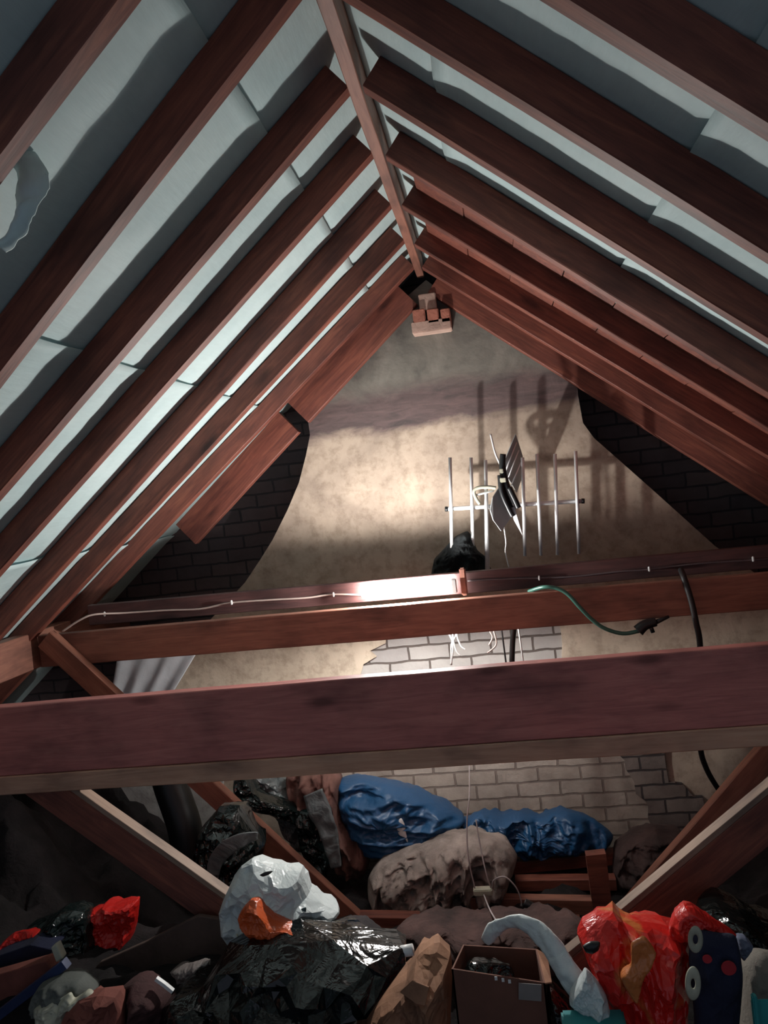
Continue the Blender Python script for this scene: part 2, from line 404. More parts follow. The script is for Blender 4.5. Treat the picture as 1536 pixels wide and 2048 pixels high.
def ribbon(name, path, mat, thick=0.006, parent=None, seed=1, crumple=0.004, across=(1, 0, 0.5), n=40, fold=0.0):
    """a strip of film or card: path of (x_px, y_px, Y, width_m)"""
    P = [at(a, b, c) for a, b, c, d in path]; W = [d for *_, d in path]
    pts = []; ws = []
    for i in range(len(P) - 1):
        p0 = P[max(i - 1, 0)]; p1 = P[i]; p2 = P[i + 1]; p3 = P[min(i + 2, len(P) - 1)]
        for k in range(8):
            t = k / 8
            pts.append(0.5 * ((2 * p1) + (p2 - p0) * t + (2 * p0 - 5 * p1 + 4 * p2 - p3) * t * t + (3 * p1 - p0 - 3 * p2 + p3) * t ** 3)); ws.append(W[i] + (W[i + 1] - W[i]) * t)
    pts.append(P[-1]); ws.append(W[-1])
    o0 = pts[0].copy(); v = []; f = []; K = 9; n = len(pts)
    for i, p in enumerate(pts):
        d = (pts[min(i + 1, n - 1)] - pts[max(i - 1, 0)]).normalized()
        yv = Vector((0, 1, 0)); s = d.cross(yv).normalized()
        nn = s.cross(d).normalized()
        rowf = []; rowb = []
        for j in range(K):
            u = j / (K - 1) * 2 - 1
            q = p + s * u * ws[i] / 2
            c = (ridged(q, 14, 3, seed) - 0.3) * crumple * 2 + fold * (u * u)
            rowf.append(q + nn * (c + thick / 2)); rowb.append(q + nn * (c - thick / 2))
        v += [x - o0 for x in rowf + rowb[::-1]]
    K2 = 2 * K
    for i in range(n - 1):
        for j in range(K2): f.append((i * K2 + j, i * K2 + (j + 1) % K2, (i + 1) * K2 + (j + 1) % K2, (i + 1) * K2 + j))
    f.append(tuple(range(K2))); f.append(tuple((n - 1) * K2 + j for j in range(K2)))
    o = link(name, mesh_of(v, f, True), mat)
    if parent: place(o, parent, o0)
    else: o.location = o0
    return o

# ------------------------------------------------------------------ roof and walls
PITCH = math.radians(39.6); CT, ST, TT = math.cos(PITCH), math.sin(PITCH), math.tan(PITCH)
ZR = CZ + 1.108                 # meeting line of the rafters' lower edges
RD = 0.088                      # rafter depth
Y0, SP = 1.316, 0.42
HALF = (ZR / TT)
YF, YB = -0.6, 4.35
SL = (ZR + 0.3) / ST            # slope length down to the floor
FLOOR_BACK = YB

def floor():
    o = box('floor', (0, (YF + YB) / 2, -0.02), (2 * HALF + 1.0, YB - YF + 0.2, 0.04), M['boards'], bev=0)
    tag(o, kind='structure')
floor()

def felt(side, laps, name):
    """the membrane: courses lapped down the slope, sagging between the rafters"""
    v = []; f = []; sgn = side; off = RD + 0.002
    nrm = Vector((sgn * ST, 0, CT)); dn = Vector((sgn * CT, 0, -ST)); o0 = Vector((0, 0, ZR))
    edges = [0.0 - 0.09] + laps + [SL]
    ys = []; ny = int((YB - YF) / 0.035)
    for c in range(len(edges) - 1):
        s0, s1 = edges[c] - (0.004 if c else 0), edges[c + 1] + 0.05
        lift = 0.0
        ns = int((s1 - s0) / 0.04) + 1; base = len(v)
        for i in range(ns + 1):
            s = s0 + (s1 - s0) * i / ns
            for j in range(ny + 1):
                y = YF + (YB - YF) * j / ny
                ph = ((y - Y0 + 0.025) / SP) % 1.0
                sag = 0.007 * math.sin(math.pi * ph) ** 2
                nz = noise.noise(Vector((s * 2.3, y * 3.0, sgn * 5 + c * 7.7)))
                nz2 = noise.noise(Vector((s * 7.0, y * 5.0, sgn * 3)))
                h = off - sag * (0.7 + 0.9 * nz) - 0.006 * abs(nz2) * math.sin(math.pi * ph) + 0.004
                tt = (s - s0)
                if c: h -= 0.010 * max(0, 1 - tt / 0.06) * math.sin(math.pi * ph) ** 0.5 if 0 < ph < 1 else 0
                h += 0.010 * min(1, max(0, (s - (s1 - 0.06)) / 0.02))
                v.append(dn * s + nrm * h + Vector((0, y, 0)))
        for i in range(ns):
            for j in range(ny):
                a = base + i * (ny + 1) + j
                f.append((a, a + 1, a + ny + 2, a + ny + 1))
    o = link(name, mesh_of(v, f, True), M['felt'], loc=o0)
    md = o.modifiers.new('thickness', 'SOLIDIFY'); md.thickness = 0.003; md.offset = 0
    tag(o, kind='structure')
felt(-1, [0.245, 1.05, 2.02], 'ceiling_left')
felt(1, [0.235, 0.88, 1.75], 'ceiling_right')

SKEW = {-1: [(-.015, .056), (-.059, .085), (-.008, .002), (-.006, -.03), (.048, .016), (.073, -.031), (.085, -.07)],
        1: [(-.049, .073), (-.07, .029), (-.059, .033), (-.038, .012), (-.003, -.043), (.063, -.068), (.016, -.058)]}   # none of them was set quite square
nth = ['eighth', 'seventh', 'sixth', 'fifth', 'fourth', 'third', 'second', 'first']
for sgn, sn in ((-1, 'left'), (1, 'right')):
    for i in range(0, 7):
        y = Y0 + i * SP - 0.026 + SKEW[sgn][i][0]
        nrm = Vector((sgn * ST, 0, CT)); dn = Vector((sgn * CT, 0, -ST))
        a = Vector((0.018 + sgn * 0.021, y, ZR - sgn * 0.0)) ; a.z = ZR - 0.018 * TT * (0 if sgn < 0 else 1)
        a = Vector((0.018 + sgn * 0.022, y, 0)); a.z = ZR - abs(a.x) * TT
        b = a + dn * (SL - 0.5); b.y += (SKEW[sgn][i][1] - SKEW[sgn][i][0]) * (SL - 0.5) / 2.0
        a2 = a + nrm * 0; o = beam('rafter', a, b, 0.050, RD, M['rafter'], seed=i + 20 * (sgn + 2), align='bottom')
        lab = 'red-brown rafter on the %s slope, %s one out from the gable chimney wall' % (sn, nth[i + 1])
        tag(o, lab, 'rafter', 'rafters on the %s slope' % sn)
# rafters against the gable wall, hung lower than the rest
def low_rafter(sgn, s0, s1, drop, y, w_, seed, label):
    nrm = Vector((sgn * ST, 0, CT)); dn = Vector((sgn * CT, 0, -ST))
    base = Vector((0.018, y, ZR)) + Vector((0, 0, -drop))
    o = beam('wall_rafter', base + dn * s0, base + dn * s1, w_, 0.15, M['rafter'], seed=seed, align='bottom')
    tag(o, label, 'rafter')
low_rafter(1, 0.04, 3.4, 0.10, 3.955, 0.05, 81, 'deep red-brown rafter on the right slope lying against the chimney breast')
low_rafter(-1, 0.04, 0.86, 0.15, 3.955, 0.05, 82, 'short red-brown rafter piece on the left slope, upper one against the chimney breast')
low_rafter(-1, 0.93, 1.75, 0.15, 3.945, 0.05, 83, 'short red-brown rafter piece on the left slope, below a dark gap')

rb = beam('ridge_board', (0.018, YF, ZR - 0.03), (0.018, 3.99, ZR - 0.03), 0.036, 0.19, M['wood'], side=(1, 0, 0), align='bottom', seed=5)
tag(rb, 'long brown ridge board along the peak of the roof', 'ridge board')

# dark boarding under the membrane on the far part of the right slope
def boarding():
    dn = Vector((CT, 0, -ST)); nrm = Vector((ST, 0, CT)); v = []; f = []; o0 = Vector((0, 2.555, ZR))
    n = 24; L_ = SL - 0.3; rnd = random.Random(8)
    for i in range(n):
        s0 = 0.07 + L_ * i / n + 0.002; s1 = 0.07 + L_ * (i + 1) / n - 0.002; h = RD - 0.012 + rnd.uniform(-.002, .002)
        b_ = len(v)
        for (s, hh) in ((s0, h), (s1, h), (s1, h + 0.012), (s0, h + 0.012)):
            for y in (0, 1.43): v.append(dn * s + nrm * hh + Vector((0, y, 0)))
        for k in range(4):
            a = b_ + 2 * k; c = b_ + 2 * ((k + 1) % 4); f.append((a, c, c + 1, a + 1))
        f.append((b_, b_ + 2, b_ + 4, b_ + 6)); f.append((b_ + 1, b_ + 7, b_ + 5, b_ + 3))
    o = link('ceiling_boards', mesh_of(v, f), M['rafter'], loc=o0); tag(o, kind='structure')
boarding()
# back gable of dark brick
gz = ZR + RD / CT
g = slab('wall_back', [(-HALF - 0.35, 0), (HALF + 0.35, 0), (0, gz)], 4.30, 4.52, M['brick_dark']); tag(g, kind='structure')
# chimney breast with its gathered shoulders
yb = 4.0
brx = pxz([(852, 560), (905, 600), (1152, 740), (1156, 790), (1166, 846), (1188, 876), (1300, 975), (1430, 1092), (1560, 1180), (1700, 1290)], yb)
blx = pxz([(120, 1480), (240, 1395), (350, 1320), (420, 1240), (490, 1165), (520, 1120), (545, 1080), (575, 1020), (598, 965), (612, 910), (620, 870), (616, 840), (630, 750)], yb)
breast = [*brx, (brx[-1][0] + 0.05, 0), (blx[0][0] - 0.1, 0), *blx]
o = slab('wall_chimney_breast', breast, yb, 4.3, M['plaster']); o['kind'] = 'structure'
tag(o, kind='structure')
# lower part: exposed brick faces and plaster coats
def skin(name, px, t, mat, seed, step=0.05, amp=0.008):
    o = slab(name, rough_poly(pxz(px, yb - t), step, amp, seed), yb - t, yb - 0.0005, mat); tag(o, kind='structure')
skin('wall_block_patch', [(715, 1250), (1150, 1220), (1150, 1420), (640, 1440)], 0.008, M['block_grey'], 3, 0.2, 0.0)
skin('wall_plaster_left', [(330, 1300), (420, 1245), (775, 1235), (768, 1285), (740, 1300), (752, 1312), (728, 1330), (722, 1350), (700, 1440), (250, 1480)], 0.022, M['plaster_low'], 4)
skin('wall_plaster_right', [(1118, 1225), (1700, 1180), (1700, 1500), (1480, 1480), (1330, 1485), (1240, 1440), (1130, 1400), (1122, 1270)], 0.022, M['plaster_low'], 5)
skin('wall_brick_patch', [(600, 1445), (1250, 1430), (1320, 1560), (1420, 1700), (1420, 1760), (600, 1790)], 0.01, M['brick_cream'], 6, 0.2, 0.0)
skin('wall_brick_gap', [(1232, 1485), (1325, 1480), (1345, 1560), (1410, 1600), (1450, 1705), (1330, 1700)], 0.018, M['brick_dim'], 8, 0.05, 0.02)
skin('wall_plaster_corner', [(180, 1470), (470, 1450), (440, 1600), (420, 1760), (180, 1760)], 0.024, M['plaster_grey'], 7)

# loose bricks packed under the end of the ridge
def brick(px0, py0, px1, py1, Y, mat, label, dy=0.1, grp='bricks packed under the ridge board'):
    a = at(px0, py0, Y); b = at(px1, py1, Y)
    o = box('brick', ((a.x + b.x) / 2, Y + dy / 2, (a.z + b.z) / 2), (abs(b.x - a.x), dy, abs(a.z - b.z)), mat, bev=0.004)
    tag(o, label, 'brick', grp)
brick(836, 589, 874, 617, 3.92, M['brick_pale'], 'pale pink brick on top of the pile, right under the ridge board', 0.08)
brick(824, 620, 852, 644, 3.90, M['brick_red'], 'orange-red brick at the left end of the row under the top brick')
brick(853, 619, 879, 644, 3.90, M['brick_red'], 'orange-red brick in the middle of the row under the top brick')
brick(880, 618, 902, 643, 3.90, M['brick_red'], 'narrow orange-red brick at the right end of the row under the top brick')
brick(822, 645, 903, 656, 3.90, M['brick_pale'], 'thin pale bed brick at the foot of the pile under the ridge')

# ------------------------------------------------------------------ purlins, collars, struts
ZJ = CZ - 0.5
for sgn, sn in ((-1, 'left'), (1, 'right')):
    o = beam('purlin', (sgn * 1.985, YF, ZJ + 0.03), (sgn * 1.985, 4.3, ZJ + 0.03), 0.075, 0.17, M['wood'], side=(1, 0, 0), seed=9 + sgn)
    tag(o, 'long brown purlin running under the %s slope rafters' % sn, 'purlin')
cf = at(128, 1272, 3.39); cr = at(1536, 1152, 3.39)
def hline(px0, py0, px1, py1, Y): return at(px0, py0, Y), at(px1, py1, Y)
A, B = Vector((-1.95, 3.405, CZ - 0.49)), Vector((2.0, 3.405, CZ - 0.515))
o = beam('collar_beam', A, B, 0.05, 0.152, M['wood'], seed=31); tag(o, 'far brown collar beam that carries the lit lamp', 'beam')
A, B = at(130, 1212, 3.53), at(1536, 1093, 3.53)
A = Vector((-1.75, 3.53, at(400, 1186, 3.53).z - 0.005)); B = Vector((2.0, 3.53, at(1500, 1096, 3.53).z))
o = beam('ledger_beam', A, B, 0.045, 0.098, M['dark_wood'], seed=32); tag(o, 'narrow dark beam just behind the far collar beam, with cable clipped to it', 'beam')
NY = 2.60
za = at(0, 1415, NY - .03); zb = at(1536, 1290, NY - .03); dz = (zb.z - za.z) / (zb.x - za.x)
A = Vector((-2.0, NY, za.z + dz * (-2.0 - za.x))); B = Vector((2.1, NY, za.z + dz * (2.1 - za.x)))
o = beam('tie_beam', A, B, 0.055, 0.255, M['tie_wood'], seed=34); tag(o, 'wide dark red-brown tie beam crossing the whole view in front', 'beam')
o = beam('batten', A - Vector((0, 0.004, 0.256)), B - Vector((0, 0.004, 0.256)), 0.06, 0.068, M['pale_wood'], seed=36)
tag(o, 'paler wooden batten fixed along the underside of the front tie beam', 'batten')
def strut(a, b, w_, d_, mat, label, seed, lit_edge=False):
    if not lit_edge:
        o = beam('strut', a, b, w_, d_, mat, seed=seed); tag(o, label, 'strut'); return
    e = empty('strut', a, label, 'strut')
    beam('board', a, b, w_, d_, mat, seed=seed, parent=e)
    c = (Vector(b) - Vector(a)).normalized(); up = Vector((0, -1, 0)).cross(c)
    if up.z < 0: up = -up
    l_ = beam('lit_edge_strip', Vector(a) + up * 0.02, Vector(b) + up * 0.02, w_, 0.019, M['lit_edge_wood'], seed=seed + 1, parent=e)  # pale strip added so the top edge looks lit by the lamp
    l_['label'] = 'pale strip for the lamplit top edge'
strut(at(105, 1262, 3.35), at(795, 1895, 3.35), 0.05, 0.095, M['orange_wood'], 'orange-brown strut leaning from the left purlin under the far collar beam', 41)
strut(Vector((1.93, 3.35, ZJ)), Vector((0.47, 3.35, CZ - 2.02)), 0.05, 0.095, M['orange_wood'], 'thinner far strut leaning in from the right purlin', 42)
strut(at(130, 1552, 2.62) + Vector((-0.46, 0, 0.34)), at(560, 1868, 2.62), 0.05, 0.115, M['rafter'], 'dark strut with a pale top edge passing behind the white carrier bag', 43, True)
strut(at(1536, 1590, 2.62) + Vector((0.7, 0, 0.55)), at(1120, 1925, 2.62), 0.05, 0.125, M['rafter'], 'dark strut with a pale top edge ending behind the large red bag', 44, True)

# ------------------------------------------------------------------ lamp
lamp = empty('lamp', (LAMP.x, LAMP.y, CZ - 0.49), 'glaring white batten lamp sitting on the far collar beam', 'lamp')
bulb_bm = bmesh.new(); bmesh.ops.create_uvsphere(bulb_bm, u_segments=24, v_segments=16, radius=0.011)
me = bpy.data.meshes.new('mesh'); bulb_bm.to_mesh(me); bulb_bm.free()
for p in me.polygons: p.use_smooth = True
place(link('bulb', me, M['glow']), lamp, LAMP)
a = at(722, 1183, 3.44); b = at(902, 1170, 3.44)
housing = box('diffuser', ((a.x + b.x) / 2, 3.452, (a.z + b.z) / 2 - 0.004), (b.x - a.x, 0.03, 0.06), M['diffuser'], parent=lamp, bev=0.01, rot=(0, -math.atan2(b.z - a.z, b.x - a.x), 0))
e = at(906, 1171, 3.44); box('end_cap', (e.x + .004, 3.452, e.z - .004), (0.022, 0.036, 0.062), M['grey_plastic'], parent=lamp, bev=0.003)
br = box('bracket', at(927, 1163, 3.46), (0.028, 0.03, 0.125), M['wood'], bev=0.006); br.name = 'wooden_block'
tag(br, 'short upright wooden block beside the right end of the lamp', 'block')

# ------------------------------------------------------------------ cables
def cable(px, r, mat, label, name='cable', parent=None, seg=8):
    o = tube(name, [at(*p) for p in px], r, mat, seg=seg)
    tag(o, label, 'cable'); return o
CY = 3.500
c1 = empty('lamp_cable', at(720, 1189, CY), 'pale cable clipped along the beam left of the lamp', 'cable')
tube('sheath', [at(x, y, Y) for x, y, Y in [(125, 1263, 3.36), (160, 1240, 3.37), (190, 1229, 3.40), (250, 1226, 3.48), (330, 1221, CY), (400, 1218, CY), (460, 1206, CY), (540, 1200, CY), (610, 1196, CY), (665, 1189, CY), (725, 1190, CY)]], 0.0045, M['cable_white'], parent=c1)
for x, y in ((209, 1228), (463, 1205), (667, 1189)): box('clip', at(x, y, CY - .006), (0.008, 0.012, 0.022), M['white_plastic'], parent=c1)
c2 = empty('beam_cable', at(930, 1150, CY), 'dark cable clipped along the beam right of the lamp', 'cable')
tube('sheath', [at(x, y, CY) for x, y in [(935, 1162), (1020, 1158), (1090, 1156), (1160, 1152), (1240, 1143), (1297, 1139), (1400, 1127), (1536, 1118), (1640, 1108)]], 0.0042, plain('grey_brown_sheath', (0.10, 0.075, 0.08), 0.5), parent=c2)
for x, y in ((1078, 1156), (1298, 1138), (1506, 1118)): box('clip', at(x, y, CY - .006), (0.007, 0.012, 0.022), M['white_plastic'], parent=c2)
gc = empty('green_cable', at(1080, 1178, 3.34), 'dark green cable hanging over the far collar beam to a black plug', 'cable')
tube('sheath', [at(x, y, Y) for x, y, Y in [(1058, 1183, 3.44), (1072, 1178, 3.40), (1090, 1174, 3.36), (1112, 1176, 3.35), (1135, 1188, 3.34), (1160, 1215, 3.33), (1185, 1240, 3.33), (1210, 1257, 3.33), (1245, 1267, 3.33), (1278, 1262, 3.33)]], 0.0085, M['cable_green'], parent=gc, seg=12)
tube('plug', [at(1276, 1262, 3.33), at(1290, 1250, 3.33), at(1312, 1244, 3.33)], 0.026, M['black_plastic'], parent=gc, r2=0.018, seg=12)
tube('plug_pin', [at(1308, 1246, 3.33), at(1338, 1233, 3.33)], 0.011, M['black_plastic'], parent=gc, r2=0.006)
tube('plug_lever', [at(1300, 1250, 3.33), at(1306, 1265, 3.33)], 0.009, M['black_plastic'], parent=gc)
cable([(1362, 1140, 3.44), (1368, 1156, 3.36), (1382, 1200, 3.34), (1392, 1245, 3.34), (1400, 1290, 3.36), (1404, 1400, 3.45), (1400, 1488, 3.6), (1414, 1540, 3.7), (1443, 1588, 3.8)], 0.0125, M['cable_black'], 'thick black cable looped over the right end of the far collar beam', 'coaxial_cable', seg=10)
cable([(1030, 1230, 3.5), (1028, 1255, 3.5), (1025, 1290, 3.5), (1024, 1340, 3.5), (1026, 1440, 3.6)], 0.0125, M['cable_black'], 'short thick black cable dropping between the beams near the middle', 'coaxial_cable', seg=10)
wires = [([(900, 1245), (898, 1265), (906, 1290), (902, 1330)], 'white', 'thin white wire at the left of the bunch hanging under the lamp end'),
         ([(906, 1245), (906, 1275), (912, 1300), (920, 1312)], 'white', 'thin white wire in the bunch, second from the left under the lamp end'),
         ([(912, 1245), (912, 1270), (903, 1290), (903, 1330)], 'white', 'thin white wire crossing over inside the bunch under the lamp end'),
         ([(917, 1245), (914, 1270), (922, 1292), (930, 1299)], 'white', 'thin white wire curling right out of the bunch under the lamp end'),
         ([(976, 1245), (980, 1262), (985, 1275), (978, 1290)], 'pink', 'thin pinkish looped wire hanging below the collar, left of its pair'),
         ([(982, 1245), (990, 1270), (992, 1290), (975, 1306)], 'pink', 'thin pinkish looped wire hanging below the collar, right of its pair'),
         ([(1002, 1250), (1006, 1280), (1012, 1325)], 'dark', 'thin dark wire hanging beside the short black cable'),
         ([(1036, 1250), (1041, 1285), (1048, 1335)], 'white', 'straight white wire slanting down right of the short black cable')]
wm = {'white': M['white_plastic'], 'pink': M['cable_white'], 'dark': M['cable_black']}
for pts, k, lab in wires:
    cable([(x, y, 3.55) for x, y in pts], 0.004, wm[k], lab, 'wire', seg=6)

# ------------------------------------------------------------------ antenna
AY = 3.78
an = empty('antenna', at(972, 1140, AY), 'silver rooftop aerial with upright rods leaning in front of the chimney breast', 'antenna')
tube('boom', [at(893, 1018, AY), at(1166, 1002, AY)], 0.0105, M['aluminium'], parent=an, seg=12)
for x, y in ((893, 1018), (1166, 1002)): tube('end_plug', [at(x - 3, y, AY), at(x + 3, y, AY)], 0.0125, M['black_plastic'], parent=an, seg=12)
for (x0, y0, x1, y1) in ((900, 915, 904, 1115), (942, 915, 946, 1113), (1045, 915, 1050, 1112), (1074, 908, 1082, 1111), (1110, 908, 1115, 1110), (1151, 902, 1158, 1108)):
    tube('rod', [at(x0, y0, AY - .014), at(x1, y1, AY - .014)], 0.0085, M['aluminium'], parent=an, seg=8)
tube('mast', [at(971, 920, AY - .03), at(975, 1142, AY - .03)], 0.0085, M['aluminium'], parent=an, seg=12, r2=0.012)
# clamp: a pale U of bent strip
tube('clamp', [at(x, y, AY - .05) for x, y in [(992, 976), (975, 974), (955, 976), (948, 984), (953, 998), (960, 1008)]], 0.0085, M['cream_plastic'], parent=an, seg=8)
tube('clamp_bolt', [at(953, 990, AY - .045), at(988, 981, AY - .045)], 0.005, M['aluminium'], parent=an, seg=8)
def vplate(name, px, mat, y0, y1, parent):
    """thin perforated wing: outline with each corner at its own distance"""
    P = [at(x, y, Y) for x, y, Y in px]; o0 = P[0]; n = len(P)
    nn = (P[1] - P[0]).cross(P[2] - P[0]).normalized() * 0.002
    v = [p - o0 + nn for p in P] + [p - o0 - nn for p in P]
    f = [tuple(range(n)), tuple(range(2 * n - 1, n - 1, -1))] + [(i, (i + 1) % n, n + (i + 1) % n, n + i) for i in range(n)]
    o = link(name, mesh_of(v, f), mat); place(o, parent, o0); return o
def grille(name, a0, a1, b0, b1, n_, mat, parent):
    """reflector wing: rods between edge a0-a1 and edge b0-b1, with two ribs"""
    A0, A1, B0, B1 = [at(*q) for q in (a0, a1, b0, b1)]
    for k in range(n_):
        t = k / (n_ - 1)
        tube(name, [A0.lerp(A1, t), B0.lerp(B1, t)], 0.0042, mat, parent=parent, seg=6)
# reflector wings seen almost edge-on: upper right wing, lower left wing
vplate('reflector_wing', [(1003, 935, AY - .06), (1031, 868, AY - .02), (1045, 912, AY + .10), (1042, 960, AY + .12), (1033, 985, AY + .08), (1018, 960, AY)], M['mesh_grey'], 0, 0, an)
for (x0, y0, x1, y1) in ((1008, 950, 1033, 885), (1014, 962, 1038, 900), (1022, 972, 1042, 925)):
    tube('reflector_rib', [at(x0, y0, AY - .05), at(x1, y1, AY - .01)], 0.0035, M['aluminium'], parent=an, seg=6)
vplate('reflector_wing', [(1002, 968, AY - .07), (985, 995, AY - .12), (980, 1020, AY - .13), (986, 1040, AY - .13), (1002, 1062, AY - .10), (1018, 1040, AY - .07), (1026, 1030, AY - .06), (1012, 985, AY - .06)], M['mesh_grey'], 0, 0, an)
vplate('reflector_wing', [(1015, 970, AY - .09), (1028, 1010, AY - .10), (1046, 1072, AY - .11), (1028, 1040, AY - .10)], M['aluminium'], 0, 0, an)
tube('dipole_housing', [at(x, y, AY - .10) for x, y in [(1006, 908), (1005, 935), (1012, 970), (1030, 1012)]], 0.014, M['black_plastic'], parent=an, seg=10, r2=0.021)
tube('dipole_arm', [at(x, y, AY - .115) for x, y in [(1000, 950), (1004, 985), (1018, 1018), (1026, 1033)]], 0.013, M['black_plastic'], parent=an, seg=10)
tube('dipole_arm', [at(x, y, AY - .11) for x, y in [(1018, 975), (1030, 1000), (1037, 1016)]], 0.014, M['black_plastic'], parent=an, seg=10)
box('bracket', at(1003, 942, AY - .125), (0.018, 0.01, 0.022), M['cream_plastic'], parent=an)
box('bracket', at(1006, 960, AY - .13), (0.028, 0.012, 0.022), M['cream_plastic'], parent=an)
tube('rod', [at(981, 868, AY - .08), at(990, 905, AY - .08), at(1000, 928, AY - .08)], 0.005, M['aluminium'], parent=an, seg=6)
tube('lead', [at(x, y, AY - .09) for x, y in [(1008, 1055), (1012, 1085), (1011, 1105), (1018, 1135)]], 0.0035, M['aluminium'], parent=an, seg=6)

# dark crumpled thing on the ledger behind the lamp
o = puff('black_sack', [(868, 1120), (885, 1100), (912, 1072), (935, 1062), (945, 1075), (955, 1100), (975, 1118), (985, 1170), (865, 1172)], 3.80, 0.07, plain('matt_black_fabric', (0.003, 0.005, 0.006), 1.0), 0.03, 12, 11)
tag(o, 'small crumpled black sack on the ledge behind the lamp', 'sack')

# torn flap of membrane at the far left
fl = ribbon('felt_flap', [(30, 300, 1.42, 0.05), (50, 350, 1.40, 0.07), (42, 400, 1.38, 0.05), (20, 450, 1.37, 0.03), (-10, 485, 1.36, 0.02)], M['felt'], 0.002, seed=4, crumple=0.012, fold=0.02)
tag(fl, 'torn curling flap of pale roofing membrane at the left', 'membrane flap')

# white cloth hanging on the wall behind the far collar
def drape(name, px_top, px_bot, Y, mat, folds, amp, thick, label, cat):
    n, mth = 60, 16; v = []; f = []
    T0, T1 = at(*px_top[0], Y), at(*px_top[1], Y); B0, B1 = at(*px_bot[0], Y), at(*px_bot[1], Y)
    o0 = T0
    for side in (0, 1):
        for i in range(mth + 1):
            t = i / mth
            for j in range(n + 1):
                u = j / n; p = T0.lerp(T1, u).lerp(B0.lerp(B1, u), t)
                p = p + Vector((0, -amp * (0.4 + 0.6 * t) * (math.sin(u * folds * 6.28 + 1.5 * t) + 0.5 * noise.noise(Vector((u * 9, t * 2, 3)))) + side * thick, 0.01 * noise.noise(Vector((u * 6, 2, 3))) * t))
                v.append(p - o0)
    S_ = (mth + 1) * (n + 1)
    for i in range(mth):
        for j in range(n):
            a = i * (n + 1) + j; f.append((a, a + 1, a + n + 2, a + n + 1)); f.append((S_ + a, S_ + a + n + 1, S_ + a + n + 2, S_ + a + 1))
    for i in range(mth):
        a = i * (n + 1); f.append((a, a + n + 1, S_ + a + n + 1, S_ + a)); a += n; f.append((a, a + n + 1, S_ + a + n + 1, S_ + a))
    for j in range(n):
        f.append((j, j + 1, S_ + j + 1, S_ + j)); a = mth * (n + 1) + j; f.append((a, a + 1, S_ + a + 1, S_ + a))
    o = link(name, mesh_of(v, f, True), mat, loc=o0); tag(o, label, cat); return o
drape('cloth', ((240, 1285), (412, 1275)), ((218, 1420), (325, 1420)), 3.75, M['cloth_white'], 3.2, 0.008, 0.006, 'off-white cloth hanging in folds behind the far collar beam', 'cloth')

# ------------------------------------------------------------------ the stored clutter on the floor
def heap(name, x0, x1, y0, y1, hfun, mat, step=0.05):
    nx = int((x1 - x0) / step); ny = int((y1 - y0) / step); v = []; f = []
    for j in range(ny + 1):
        for i in range(nx + 1):
            x = x0 + (x1 - x0) * i / nx; y = y0 + (y1 - y0) * j / ny
            v.append((x, y, max(0.012, hfun(x, y))))
    for j in range(ny):
        for i in range(nx):
            a = j * (nx + 1) + i; f.append((a, a + 1, a + nx + 2, a + nx + 1))
    o = link(name, mesh_of(v, f, True), mat); return o
def hf(x, y):
    n = noise.fractal(Vector((x * 3, y * 3, 1)), 1.0, 2.0, 5) * 0.13 + ridged(Vector((x, y, 0)), 6, 3, 2) * 0.06
    left = max(0, min(1, (-1.45 - x) / 0.6)); right = max(0, min(1, (x - 1.0) / 0.9))
    back = max(0, min(1, (y - 2.5) / 0.7))
    edge = min(1, max(0, (y - 1.9) / 0.25))
    base = 0.10 + left * (0.15 + 0.42 * back) + right * (0.10 + 0.30 * back)
    bank = min(1, max(0, (-0.4 - x) / 0.25)) * min(1, max(0, (y - 2.25) / 0.15)) * min(1, max(0, (3.0 - y) / 0.2))   # clutter the left-hand bags lie on
    return max((base + n * (1 + left + right)) * edge, (0.46 + n * 0.5) * bank)
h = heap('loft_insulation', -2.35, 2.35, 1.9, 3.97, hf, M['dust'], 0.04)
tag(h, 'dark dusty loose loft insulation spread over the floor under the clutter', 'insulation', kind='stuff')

T = lambda o, lab, cat, grp=None: tag(o, lab, cat, grp)
# back row, by the chimney
duct = tube('duct', [at(x, y, Y) for x, y, Y in [(325, 1500, 3.72), (338, 1560, 3.70), (355, 1610, 3.68), (368, 1650, 3.66), (376, 1700, 3.64), (378, 1790, 3.6)]], 0.085, M['black_plastic'], seg=20)
T(duct, 'fat black hose bending down in front of the grey wall, left', 'hose')
o = puff('bin_bag', [(395, 1700), (405, 1655), (440, 1612), (480, 1610), (510, 1650), (530, 1690), (510, 1760), (470, 1800), (410, 1790), (392, 1745)], 3.1, 0.14, M['black_film'], 0.035, 9, 21)
T(o, 'black bin bag slumped behind the white carrier bag', 'bag')
o = ribbon('plastic_strip', [(425, 1750, 2.93, 0.05), (432, 1722, 2.92, 0.06), (455, 1695, 2.9, 0.065), (490, 1678, 2.9, 0.05), (515, 1672, 2.93, 0.03)], M['grey_film'], 0.004, seed=5)
T(o, 'curved grey plastic strip lying over the black bin bag', 'strip')
o = puff('plastic_sheet', [(480, 1545), (540, 1535), (575, 1560), (600, 1600), (640, 1650), (660, 1700), (640, 1725), (600, 1690), (560, 1640), (520, 1610), (488, 1590)], 3.72, 0.08, M['grey_film'], 0.04, 9, 22, power=1.6)
T(o, 'crumpled silver-grey plastic sheet near the blue tarpaulin', 'sheet')
o = puff('bin_bag', [(468, 1560), (490, 1548), (510, 1580), (560, 1600), (600, 1622), (600, 1650), (550, 1630), (500, 1608), (470, 1595)], 3.55, 0.05, M['green_black_film'], 0.025, 11, 23)
T(o, 'dark twisted bin bag draped over the silver-grey sheet', 'bag')
